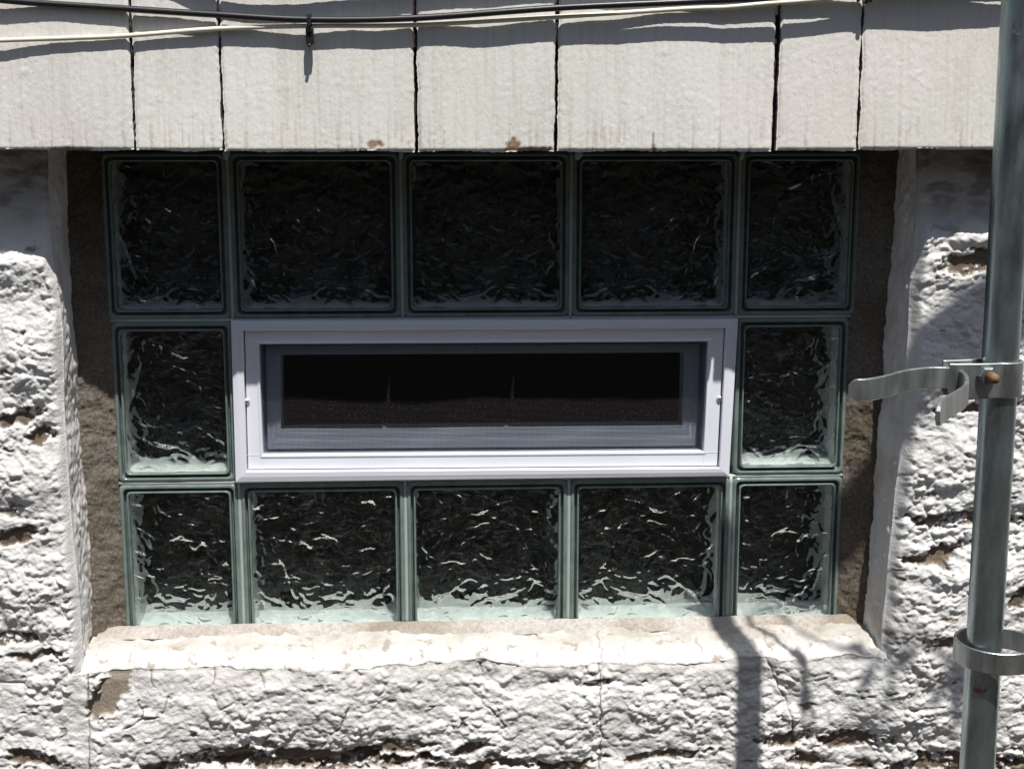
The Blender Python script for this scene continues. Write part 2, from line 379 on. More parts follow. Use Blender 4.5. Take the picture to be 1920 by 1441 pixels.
def stone(x, z, fine=True):
    """outward relief in metres and the paint masks of the stone face"""
    wx = x + .006 * fbm(x * 22, z * 22, 3, 3); wz = z + .006 * fbm(x * 22, z * 22, 3, 8)
    big = .0065 * fbm(wx * 7, wz * 11, 4, 31, .45)
    ridge = 1 - np.abs(fbm(wx * 12, wz * 24, 3, 47)); big = big + .0022 * (ridge - .7)
    l1 = lumps(wx * .85, wz * 1.15, .0125, 101, .65); l2 = lumps(wx * .9, wz * 1.1, .0066, 151, .6)
    l3 = lumps(x, z, .0040, 201, .75) if fine else 0 * x
    rough = sstep(-.45, .35, fbm(x * 9, z * 9, 2, 77))
    amt = .60 + .70 * rough
    smooth = sstep(ZUP - .02, ZUP + .035, z)                     # trowelled band under the shingles
    smooth = np.maximum(smooth * .75, sstep(XJ0 - .004, XJ0 + .004, x) * sstep(XJ1 + .004, XJ1, x) * sstep(ZJL, ZJL - .01, z) * .8)
    smooth = np.maximum(smooth, .45 * sstep(ZS - .025, ZS - .006, z) * sstep(-.47, -.45, x) * sstep(.41, .39, x))
    smooth = np.maximum(smooth, .5 * np.exp(-((x - XC - .02) / .018) ** 2) * (z < ZS))
    lum = (.0028 * l1 + .0019 * l2 + .0009 * l3) * amt + .0005 * fbm(x * 170, z * 220, 2, 333)
    h = big
    for cx, cz, rx, rz, dp in BULW:
        k = np.exp(-(((x - cx) / rx) ** 2 + ((z - cz) / rz) ** 2)); h = h + dp * k
    zr = ZUP + .012 + .012 * fbm(x * 16, z * 0 + 1.7, 3, 501) + .10 * np.clip(x - .47, 0, .2)
    h = h + .013 * sstep(.012, -.006, z - zr) * sstep(.40, .455, x) + .006 * sstep(.010, -.006, z - ZUP + .012 + .01 * fbm(x * 16, z * 0 + 4.7, 3, 502)) * sstep(-.44, -.49, x)
    bare = np.zeros_like(x); hol = np.zeros_like(x)
    nz = 1.3 * fbm(x * 34, z * 60, 3, 61) + .8 * fbm(x * 130, z * 180, 2, 64)
    for cx, cz, rx, rz, dp in HOLW:
        e = np.sqrt(((wx - cx) / rx) ** 2 + ((wz - cz - .25 * rz * np.sin((x - cx) / rx * 2)) / rz) ** 2) + .30 * nz
        m = sstep(1.2, .7, e); h = h - dp * m; hol = np.maximum(hol, m)
        bare = np.maximum(bare, sstep(1.05, .85, e))
    keep = sstep(.25, .55, np.maximum(l2, .8 * l3) * sstep(-.1, .25, fbm(x * 36, z * 36, 2, 91)))  # blobs of paint left in the hollows
    bare = bare * (1 - .9 * keep)
    small = sstep(.62, .78, fbm(x * 26, z * 55, 4, 131)) * (1 - sstep(.1, .35, l1)) * .8   # missed spots between the blobs
    bare = np.maximum(bare, small * (1 - smooth))
    stain_shade = sstep(ZUP + .012, ZUP + .055, z) * sstep(-.25, .45, fbm(x * 24, z * 60, 4, 141)) * .6   # grime below the siding plus shade painted into the same brown
    bare = np.maximum(bare, stain_shade)
    h = h + lum * (1 - .8 * smooth) * (1 - .75 * hol * (1 - keep))
    h = h - .0022 * small * (1 - smooth)
    gr = .0025 * np.exp(-((z - ZB) / .004) ** 2)
    gr = gr + .0012 * np.exp(-((z - ZML - .01 * perlin(x * 12, z * 0, 5)) / .003) ** 2) * (x < -.4)
    gr = gr + .0012 * np.exp(-((z - ZMR - .01 * perlin(x * 12, z * 0, 6)) / .003) ** 2) * (x > .4)
    h = h - gr
    mort = np.zeros_like(x)
    if fine:
        for P in CRKW:
            jx = x + .0025 * perlin(x * 90, z * 90, 15); d = seg_dist(jx, z, P)
            c = np.exp(-(d / .0011) ** 2); h = h - .0020 * c; bare = np.maximum(bare, .85 * sstep(.35, .8, c))
        d = seg_dist(x, z, np.array(MPAT), .06) + .006 * nz
        mort = sstep(.0155, .012, d + .004 * perlin(x * 40, z * 40, 3)); h = h * (1 - mort) + (.001) * mort
    return h, np.clip(bare, 0, 1), mort

def sill_edge(x):
    m = sstep(-.49, -.44, x) * sstep(.45, .38, x)
    return m * (.0075 * fbm(x * 8, x * 0 + 2.2, 3, 401) + .0022 * fbm(x * 45, x * 0 + 5.1, 2, 402))
def stone_mesh(X, Z, masks, fine=True, side=True):
    nu, nv = X.shape; x = X.ravel(); z = Z.ravel()
    h, bare, mort = stone(x, z, fine)
    cream = sstep(ZS - .03, ZS - .006, z + .006 * fbm(x * 30, z * 30, 2, 9)) * sstep(-.46, -.44, x) * sstep(.42, .40, x) * .45
    cream = np.maximum(cream, .7 * sstep(ZUP, ZUP + .04, z))  # shade under the siding toned into the upper band as darker beige
    edge = np.minimum(sstep(0, .012, x - ex(RF, z)) + (x < 0), sstep(0, .010, ex(LF, z) - x) + (x > 0))
    if not side: edge = np.ones_like(x)
    rnd = np.where((x > ex(LF, np.minimum(z, ZS + .3))) & (x < ex(RF, np.minimum(z, ZS + .3))), sstep(.014, 0, ZS - z), 0)
    ed = np.where(z > ZS - .004, np.where(x < 0, ex(LF, z) - x, x - ex(RF, z)), 1.0); ef = sstep(-.001, .011, ed) if side else np.ones_like(x); h = h * ef + .003 * (1 - ef)
    y = FACE - h + .007 * (1 - np.clip(np.where(z > ZS - .001, edge, 1), 0, 1)) ** 2 + .0022 * rnd ** 2
    V = np.stack([x, y, z], 1); fc = grid_faces(nu, nv)
    cxf = x[fc].mean(1); czf = z[fc].mean(1)
    for test in masks:
        k = test(cxf, czf)
        if not k.any(): continue
        sub = fc[k]; u, inv = np.unique(sub, return_inverse=True)
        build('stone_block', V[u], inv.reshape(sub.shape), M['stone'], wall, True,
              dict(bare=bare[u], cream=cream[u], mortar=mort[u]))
    return V

ST = .00135
def lin(a, b, st): return np.linspace(a, b, max(2, int(round((b - a) / st)) + 1))
ZTOP = 1.045; XL, XR = -.66, .66; ZBOT = .235
zz = lin(ZS - .0012, ZTOP, ST); uu = lin(0, 1, ST / .20)
eL = ex(LF, zz); eR = ex(RF, zz)
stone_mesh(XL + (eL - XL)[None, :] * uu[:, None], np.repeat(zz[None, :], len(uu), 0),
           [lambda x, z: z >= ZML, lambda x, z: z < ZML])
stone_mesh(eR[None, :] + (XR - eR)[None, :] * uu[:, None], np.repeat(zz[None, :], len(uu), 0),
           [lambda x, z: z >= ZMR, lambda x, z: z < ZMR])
xx = lin(XL, XR, ST); zb = lin(ZBOT, ZS, ST)
X, Z = np.meshgrid(xx, zb, indexing='ij'); Z = Z + sill_edge(X) * sstep(ZS - .04, ZS, Z)
stone_mesh(X, Z, [lambda x, z: (z >= ZB) & (x < XJ1), lambda x, z: (z >= ZB) & (x >= XJ1) & (x < XC), lambda x, z: (z >= ZB) & (x >= XC) & (x < XD),
                  lambda x, z: (z >= ZB) & (x >= XD), lambda x, z: (z < ZB) & (x < -.2), lambda x, z: (z < ZB) & (x >= -.2) & (x < .2), lambda x, z: (z < ZB) & (x >= .2)], True, False)
SC = .0034                                        # coarser stones past the picture's edges
for x0, x1, z0, z1 in ((-1.7, XL + .001, 0, ZTOP), (XR - .001, 1.7, 0, ZTOP), (XL - .001, XR + .001, 0, ZBOT + .001)):
    X, Z = np.meshgrid(lin(x0, x1, SC), lin(z0 - .02, z1, SC), indexing='ij')
    stone_mesh(X, Z, [lambda x, z: z < .22, lambda x, z: (z >= .22) & (z < .44), lambda x, z: (z >= .44) & (z < .66), lambda x, z: (z >= .66) & (z < .86), lambda x, z: z >= .86], False)

# returns of the opening: two jambs and the sloping sill
def jamb(PF, PB, flip):
    z = lin(ZS - .004, ZTOP, .0018); t = np.linspace(0, 1, 34)
    xf = ex(PF, z); xb = ex(PB, z); h, _, _ = stone(xf, z)
    yf = np.full_like(z, FACE + .0035) + .0008 * fbm(z * 30, z * 0, 2, 5)
    X = xf[None] + (xb - xf)[None] * t[:, None]; Z = np.repeat(z[None], len(t), 0)
    Y = yf[None] + (.004 - yf)[None] * t[:, None]
    n = .0016 * fbm(Y * 40, Z * 18, 4, 5) + .0012 * fbm(Y * 150, Z * 80, 3, 6) + .0012 * lumps(Y, Z, .009, 55, .3)
    X = X + (1 if flip else -1) * -n * sstep(0, .1, t)[:, None] * sstep(1, .97, t)[:, None]
    V = np.stack([X.ravel(), Y.ravel(), Z.ravel()], 1)
    return build('jamb', V, grid_faces(len(t), len(z), flip), M['jamb'], wall)
jamb(LF, LB, False); jamb(RF, RB, True)

SB = poly_xz([(150, 1200), (230, 1199), (1560, 1182), (1700, 1182)], -.012)
x = lin(ex(LF, ZS) - .002, ex(RF, ZS) + .004, .0015); t = np.linspace(0, 1, 44)
zback = np.array([at(px, py, -.012)[2] for px, py in [(150, 1195), (500, 1190), (960, 1185), (1300, 1177), (1560, 1173), (1700, 1173)]])
xback = np.array([at(px, py, -.012)[0] for px, py in [(150, 1195), (500, 1190), (960, 1185), (1300, 1177), (1560, 1173), (1700, 1173)]])
zbk = np.interp(x, xback, zback); h, _, _ = stone(x, ZS + sill_edge(x)); yf = FACE - h + .0022
yf = yf - .0012 * sstep(.1, .5, perlin(x * 9, x * 0 + 3.3, 17)) * sstep(-.30, -.2, x) * sstep(.15, .05, x); Yg = yf[None] + (-.006 - yf)[None] * t[:, None]; Xg = np.repeat(x[None], len(t), 0)
prof = 1 - (1 - t) ** 2.3
ze = ZS + sill_edge(x); Zg = ze[None] + (zbk - ze)[None] * prof[:, None]
nn = .0042 * fbm(Xg * 18, Yg * 30, 3, 71) + .0010 * fbm(Xg * 110, Yg * 110, 3, 72) + .0012 * lumps(Xg, Yg, .008, 73, .5) + (.0035 * lumps(Xg, Yg, .010, 75, .6) + .002 * lumps(Xg, Yg, .0055, 76, .6)) * sstep(.75, .15, t)[:, None]
crack = np.zeros_like(Xg)
for cx in (1125, 1434, 560, 700, 815, 1010, 360, 250, 1230, 1310):
    xc = at(cx, 1215, -.04)[0]; wv = xc + .006 * perlin(Yg * 60, Yg * 0 + cx, 7)
    crack = np.maximum(crack, np.exp(-((Xg - wv) / .0010) ** 2) * (1 if cx in (1125, 1434) else sstep(.0, .3, perlin(Yg * 30, Yg * 0 + cx * 1.3, 3))))
chip = sstep(.66, .72, fbm(Xg * 44, Yg * 60, 5, 313, .6))
nn = (nn - .0014 * crack - .0009 * chip) * sstep(0, .06, t)[:, None]
Zf = Zg + nn; lipn = np.clip(.0012 + .0045 * perlin(x * 11, x * 0, 12), 0, 1); Zf[0] -= lipn; Yg[1] = Yg[0]; Zf[1] = np.maximum(Zf[1], Zf[0] + .0012)
Yg = np.vstack([Yg[:1] + .006, Yg]); Xg = np.vstack([Xg[:1], Xg]); Zf = np.vstack([Zf[:1] - .0005, Zf]); crack = np.vstack([crack[:1], crack]); chip = np.vstack([chip[:1], chip])
V = np.stack([Xg.ravel(), Yg.ravel(), Zf.ravel()], 1)
build('sill', V, grid_faces(len(t) + 1, len(x), True), M['stone'], wall, True,
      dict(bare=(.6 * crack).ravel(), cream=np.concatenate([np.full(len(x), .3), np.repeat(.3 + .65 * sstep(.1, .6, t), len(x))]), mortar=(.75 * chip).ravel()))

# ------------------------------------------------------------------ glass block window
win = empty('glass_block_panel', (-.03, .04, .44), 'glass block basement window with a white framed vent in its middle row', 'window')
CX = np.array([-.4632, -.3219, -.1268, .0680, .2628, .4000])
RZ = np.array([1.0205, .8278, .6356, .4440])
BD = .080
def waves(u, v, seed=3):
    """moulded ripple of the glass, the same in every block (metres)"""
    wu = u + .012 * fbm(u * 22, v * 22, 3, seed); wv = v + .012 * fbm(u * 22, v * 22, 3, seed + 40)
    a = .75 * fbm(wu * 40, wv * 58, 4, seed + 7, .45) + .9 * fbm(wu * 12, wv * 16, 2, seed + 11)
    cr = 1 - np.abs(fbm(wu * 29 + wv * 12, wv * 40, 3, seed + 19, .5)) * 1.6 + .5 * (1 - np.abs(fbm(wu * 56 - wv * 25, wv * 70, 2, seed + 29)) * 2)
    a = a + .55 * cr
    r = np.hypot(wu * 1.0, wv * 1.05)
    arcs = np.exp(-((np.mod(r * 1000 + 7 * perlin(wu * 20, wv * 20, seed), 27) - 13) / 2.6) ** 2) * sstep(-.2, .35, perlin(wu * 30, wv * 30, seed + 3))
    st = 0
    for x0, y0, x1, y1 in ((-.032, -.072, .012, -.054), (.05, -.05, .075, -.032), (-.03, .045, .02, .062), (-.06, .02, -.035, -.045), (.03, .03, .07, .07), (-.075, .05, -.04, .065)):
        P = np.array([(x0, y0), (.5 * (x0 + x1) + .004, .5 * (y0 + y1) - .003), (x1, y1)])
        st = st + np.exp(-(seg_dist(u + .002 * perlin(u * 90, v * 90, 2), v, P, .02) / .0022) ** 2)
    return .0021 * a + .0010 * arcs + .0015 * st
def sdbox(u, v, w, h, r):
    qx = np.abs(u) - w / 2 + r; qy = np.abs(v) - h / 2 + r
    return -(np.hypot(np.maximum(qx, 0), np.maximum(qy, 0)) + np.minimum(np.maximum(qx, qy), 0) - r)
RIM = [(0, .040), (0, .0036), (.0004, .0020), (.0013, .0008), (.0030, .0), (.0050, -.0005), (.0066, -.0003), (.0072, .0005), (.0075, .0030), (.0080, .0080), (.0096, .0095), (.0112, .0085),
       (.0119, .0040), (.0121, .0012), (.0126, -.0002), (.0138, -.0006), (.0148, .0), (.0154, .0012), (.0158, .0034), (.0160, .0060)]
RIM = [(d * .70, y if d < .001 else y * .85) for d, y in RIM]
def rloop(w, h, r, d, n=26, m=7):
    a, b = w / 2 - d, h / 2 - d; P = []
    for cx_, cz_, a0 in ((a - r, b - r, 0), (-a + r, b - r, 1), (-a + r, -b + r, 2), (a - r, -b + r, 3)):
        for k in range(m):
            an = (a0 + k / (m - 1)) * math.pi / 2; P.append((cx_ + r * math.cos(an), cz_ + r * math.sin(an)))
        nxt = {0: (-a + r, b), 1: (-a, -b + r), 2: (a - r, -b), 3: (a, b - r)}[a0]; last = P[-1]
        for k in range(1, n): P.append((last[0] + (nxt[0] - last[0]) * k / n, last[1] + (nxt[1] - last[1]) * k / n))
    return np.array(P)
CAV, CY = .0110, .064
def block(x0, x1, z0, z1, fu=1, fv=1):
    w, hh = x1 - x0 - .0028, z1 - z0 - .0028; cx, cz = (x0 + x1) / 2, (z0 + z1) / 2
    V = []
    for d, y in RIM:                              # moulded glass rim
        P = rloop(w, hh, .0055, d); wob = .0003 * fbm(P[:, 0] * 45 + cx * 7, P[:, 1] * 45 + cz * 5, 2, 9) if d > .001 else 0
        V.append(np.stack([cx + P[:, 0], y + wob + 0 * P[:, 0], cz + P[:, 1]], 1))
    m = len(V[0]); n = len(RIM); idx = np.arange(n * m).reshape(n, m); nx = np.roll(idx, -1, 1)
    fc = np.stack([idx[:-1], idx[1:], nx[1:], nx[:-1]], -1).reshape(-1, 4)
    body = build('glass_block', np.vstack(V), fc, M['rim'], win)
    bw, bh = w / 2 - CAV, hh / 2 - CAV            # hollow behind the face
    Pb = [(-bw, -bh), (bw, -bh), (bw, bh), (-bw, bh)]
    v = [(cx + p[0] * (1 if yy < .01 else 1 + .0075 / bw), yy, cz + (p[1] if p[1] < 0 or yy < .01 else p[1] + .0075)) for yy in (.0045, CY) for p in Pb]
    build('inner_wall', v, [(k, (k + 1) % 4, 4 + (k + 1) % 4, 4 + k) for k in range(4)], M['edge'], body, False)
    st = .00125; u = lin(-bw - .0005, bw + .0005, st); q = lin(-bh - .0005, bh + .0005, st)
    U, Q = np.meshgrid(u, q, indexing='ij'); d = np.minimum(bw - np.abs(U), bh - np.abs(Q))
    y = .0026 - waves(U * fu, Q * fv) * sstep(-.001, .006, d)
    V = np.stack([(cx + U).ravel(), y.ravel(), (cz + Q).ravel()], 1)
    build('moulded_pane', V, grid_faces(len(u), len(q), True), M['glass'], body)
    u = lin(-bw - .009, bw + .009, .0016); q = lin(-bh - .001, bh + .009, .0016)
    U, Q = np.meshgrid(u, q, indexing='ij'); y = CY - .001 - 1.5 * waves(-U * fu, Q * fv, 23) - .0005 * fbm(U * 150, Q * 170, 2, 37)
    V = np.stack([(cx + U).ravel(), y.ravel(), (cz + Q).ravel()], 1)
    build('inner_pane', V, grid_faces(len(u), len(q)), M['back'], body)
for i in range(5): block(CX[i] - (.002 if i == 0 else 0), CX[i + 1] + (.006 if i == 4 else 0), RZ[1], RZ[0], (1, 1, 1, -1, -1)[i], (1, 1, 1, 1, -1)[i])
block(CX[0], CX[1], RZ[2], RZ[1], 1, -1); block(CX[4], CX[5], RZ[2], RZ[1])
for i in range(5): block(CX[i], CX[i + 1], RZ[3], RZ[2], (-1, 1, -1, 1, -1)[i], (1, 1, -1, -1, 1)[i])
# silicone beads between the blocks
def bead(name, a, b, r=.0024, y=.0026):
    P = np.linspace(a, b, 24); P[:, 1] = y + .0004 * perlin(np.arange(24) * .37, np.arange(24) * 0 + a[0] * 50, 4)
    v, f = tube(P, r, 8); build(name, v, f, M['silic'], win)
for i in range(1, 5):
    bead('silicone_bead', (CX[i], 0, RZ[1]), (CX[i], 0, RZ[0])); bead('silicone_bead', (CX[i], 0, RZ[3]), (CX[i], 0, RZ[2]))
for k in (1, 2): bead('silicone_bead', (CX[0], 0, RZ[k]), (CX[5], 0, RZ[k]), .0026, .0034)
# solid core behind the beads so no light slips between blocks
core = []
for i in range(1, 5):
    for k in (0, 2): core.append(box_geo(CX[i] - .0022, CX[i] + .0022, .006, BD, RZ[k + 1], RZ[k]))
for k in (1, 2): core.append(box_geo(CX[0], CX[1], .006, BD, RZ[k] - .0022, RZ[k] + .0022)); core.append(box_geo(CX[4], CX[5], .006, BD, RZ[k] - .0022, RZ[k] + .0022))
for k in (1, 2): core.append(box_geo(CX[1] + .003, CX[4] - .003, .012, BD, RZ[k] - .0022 + (.002 if k == 1 else -.002), RZ[k] + .0022 + (.002 if k == 1 else -.002)))
v, f = merge(core); build('joint_core', v, f, M['silic'], win, False)

# dabs of sealant at the heads of the joints
for px, r_ in ((424, .0042), (1084, .0050), (752, .0028), (1392, .0030)):
    c = at(px, 289, .0)
    P = [(c[0], .0005, c[2] + .010), (c[0] + .0006, -.0012, c[2] + .003), (c[0] - .0004, -.0006, c[2] - .003), (c[0], .0012, c[2] - .0065)]
    v, f = tube(spline(P, 4), np.interp(np.linspace(0, 1, 13), [0, .45, .8, 1], [r_, r_ * 1.05, r_ * .7, r_ * .15]), 10); build('sealant_dab', v, f, M['silic'], win)
# mortar bed left, right and below
def mortar_side(P, xe, sgn):
    z = lin(at(900, 1215, -.01)[2], ZTOP, .0016); t = np.linspace(0, 1, 34)
    xb = ex(P, z) + sgn * .004
    Xm = xb[None] + (xe - sgn * .0022 - xb)[None] * t[:, None]; Zm = np.repeat(z[None], len(t), 0)
    Y = -.010 + .0115 * sstep(0, 1, t)[:, None] + 0 * Zm
    Y = Y - .0016 * fbm(Xm * 60, Zm * 60, 3, 12) - .0011 * lumps(Xm, Zm, .0042, 14, .7)
    V = np.stack([Xm.ravel(), Y.ravel(), Zm.ravel()], 1)
    build('mortar_bed', V, grid_faces(len(t), len(z), sgn > 0), M['mortar'], win)
mortar_side(LB, CX[0], -1); mortar_side(RB, CX[5], 1)
x = lin(CX[0] - .03, CX[5] + .03, .0018); t = np.linspace(0, 1, 26)
zt = np.interp(x, [at(232, 1172, 0)[0], at(1562, 1150, 0)[0]], [at(232, 1172, 0)[2], at(1562, 1150, 0)[2]])
zt = zt + .0012 * perlin(x * 30, x * 0, 3)
zbk = np.interp(x, xback, zback) - .002
Zm = zbk[None] + (zt - zbk)[None] * t[:, None]; Xm = np.repeat(x[None], len(t), 0)
Y = -.014 + .0125 * (t ** 1.2)[:, None] - .0011 * fbm(Xm * 50, Zm * 80, 3, 22) - .0006 * lumps(Xm, Zm, .005, 24, .6)
bt = build('mortar_bed', np.stack([Xm.ravel(), Y.ravel(), Zm.ravel()], 1), grid_faces(len(t), len(x), True), M['mortar2'], win)

# ------------------------------------------------------------------ vent in the middle of the window
def rect(pts, Y): return [at(px, py, Y) for px, py in pts]
vent = build('vent_window', *merge([box_geo(CX[1] + .004, CX[1] + .010, .004, BD, RZ[2] + .004, RZ[1] - .004), box_geo(CX[4] - .010, CX[4] - .004, .004, BD, RZ[2] + .004, RZ[1] - .004),
                                    box_geo(CX[1] + .004, CX[4] - .004, .004, BD, RZ[1] - .010, RZ[1] - .004), box_geo(CX[1] + .004, CX[4] - .004, .004, BD, RZ[2] + .004, RZ[2] + .010)]), M['bead'], win, False)
vent['label'] = 'white vinyl hopper vent with insect screen'
def sweep(name, outer, inner, profile, mat, parent, bev=.0006):
    """mitred frame: profile = (t from outer 0 to inner 1, Y)"""
    V = []; n = len(profile)
    for o, i in zip(outer, inner):
        for t, Y in profile:
            V.append((o[0] + (i[0] - o[0]) * t, Y, o[2] + (i[2] - o[2]) * t))
    Fc = []
    for c in range(4):
        d = (c + 1) % 4
        for k in range(n - 1): Fc.append((c * n + k, c * n + k + 1, d * n + k + 1, d * n + k))
    o = build(name, V, Fc, mat, parent, False)
    bm = bmesh.new(); bm.from_mesh(o.data); bmesh.ops.recalc_face_normals(bm, faces=bm.faces)
    bm.to_mesh(o.data); bm.free()
    b = o.modifiers.new('edge', 'BEVEL'); b.width = bev; b.segments = 2; b.limit_method = 'ANGLE'
    return o
FO = rect([(432, 601), (1385, 598), (1368, 893), (441, 905)], -.012)
FI = rect([(455, 620), (1362, 615), (1349, 877), (462, 884)], -.012)
SI = rect([(485, 645), (1329, 640), (1319, 846), (493, 853)], -.005)
SO = [FI[k] for k in range(4)]
OPN = rect([(488, 648), (1326, 643), (1316, 843), (495, 850)], -.003)
sweep('outer_frame', FO, FI, [(0, .012), (0, -.009), (.03, -.0105), (.5, -.012), (.97, -.0125), (1.0, -.0118), (1.0, .004)], M['vinyl'], vent)
def inset(R, d):
    s_ = [(1, -1), (-1, -1), (-1, 1), (1, 1)]
    return [(p[0] + d * a, p[1], p[2] + d * b) for p, (a, b) in zip(R, s_)]
SO2 = inset(FI, .0011)
sash = sweep('sash', SO2, SI, [(0, .006), (0, -.0042), (.03, -.0048), (.80, -.0048), (.86, -.0058), (.97, -.0058), (1, -.0050), (1, .012)], M['vinyl'], vent, .0004)
# hairline butt joints at the sash corners
jl = []
for (a, b) in (((455, 645), (485, 645)), ((455, 853), (493, 853)), ((1329, 640), (1362, 640)), ((1319, 848), (1350, 848)), ((487, 620), (487, 641)), ((492, 857), (492, 882)), ((1327, 615), (1327, 637)), ((1320, 850), (1320, 876))):
    p, q = at(*a, -.0049), at(*b, -.0049); hw = .00028
    if abs(p[0] - q[0]) > abs(p[2] - q[2]): jl.append(box_geo(p[0] + .0012, q[0], -.0051, -.0046, p[2] - hw, p[2] + hw))
    else: jl.append(box_geo(p[0] - hw, p[0] + hw, -.0051, -.0046, min(p[2], q[2]), max(p[2], q[2])))
v, f = merge(jl); tag(build('corner_seam', v, f, M['bead'], vent, False), kind='stuff')
# insect screen: real wires
YS = .0045
sx0, sx1, sz0, sz1 = SI[0][0] - .002, SI[1][0] + .002, min(SI[2][2], SI[3][2]) - .002, max(SI[0][2], SI[1][2]) + .002
wires = []; pw = .0014; r = .00013
for k in range(int((sx1 - sx0) / pw)): wires.append(box_geo(sx0 + k * pw - r, sx0 + k * pw + r, YS - r, YS + r, sz0, sz1))
for k in range(int((sz1 - sz0) / pw)): wires.append(box_geo(sx0, sx1, YS - 2.9 * r, YS - .95 * r, sz0 + k * pw - r, sz0 + k * pw + r))
v, f = merge(wires); tag(build('insect_screen', v, f, M['wire'], vent, False), kind='stuff')
# inner sash seen through the screen
IO = rect([(498, 648), (1312, 644), (1306, 836), (502, 842)], .020); II = rect([(527, 665), (1282, 660), (1279, 797), (527, 804)], .020)
sweep('inner_sash', IO, II, [(0, .04), (0, .020), (1, .018), (1, .045)], M['screenframe'], vent)
lo = rect([(489, 640), (1326, 636), (1320, 850), (492, 856)], .01)
sweep('inner_channel', lo, IO, [(0, .008), (0, .018), (.5, .030), (1, .030)], M['screenframe'], vent)
glz = [(II[0][0] - .003, .033, II[3][2] - .003), (II[1][0] + .003, .033, II[2][2] - .003), (II[1][0] + .003, .033, II[1][2] + .003), (II[0][0] - .003, .033, II[0][2] + .003)]
for px, py in ((463, 752), (1349, 747)):
    c = at(px, py, -.0048); V = []; Fc = []; n = 18
    for j, (rr, yy) in enumerate(((.0036, 0), (.0036, -.0009), (.0030, -.0020), (.0018, -.0026), (.0002, -.0028))):
        for k in range(n):
            a = 2 * math.pi * k / n; V.append((c[0] + rr * math.cos(a), c[1] + yy, c[2] + rr * math.sin(a)))
    for j in range(4):
        for k in range(n): Fc.append((j * n + k, j * n + (k + 1) % n, (j + 1) * n + (k + 1) % n, (j + 1) * n + k))
    build('screw', V, Fc, M['steel'], vent)
    v, f = merge([box_geo(c[0] - .0017, c[0] + .0017, c[1] - .0031, c[1] - .0026, c[2] - .00035, c[2] + .00035), box_geo(c[0] - .00035, c[0] + .00035, c[1] - .00315, c[1] - .00262, c[2] - .0017, c[2] + .0017)])
    build('screw_slot', v, f, M['felt'], vent, False)

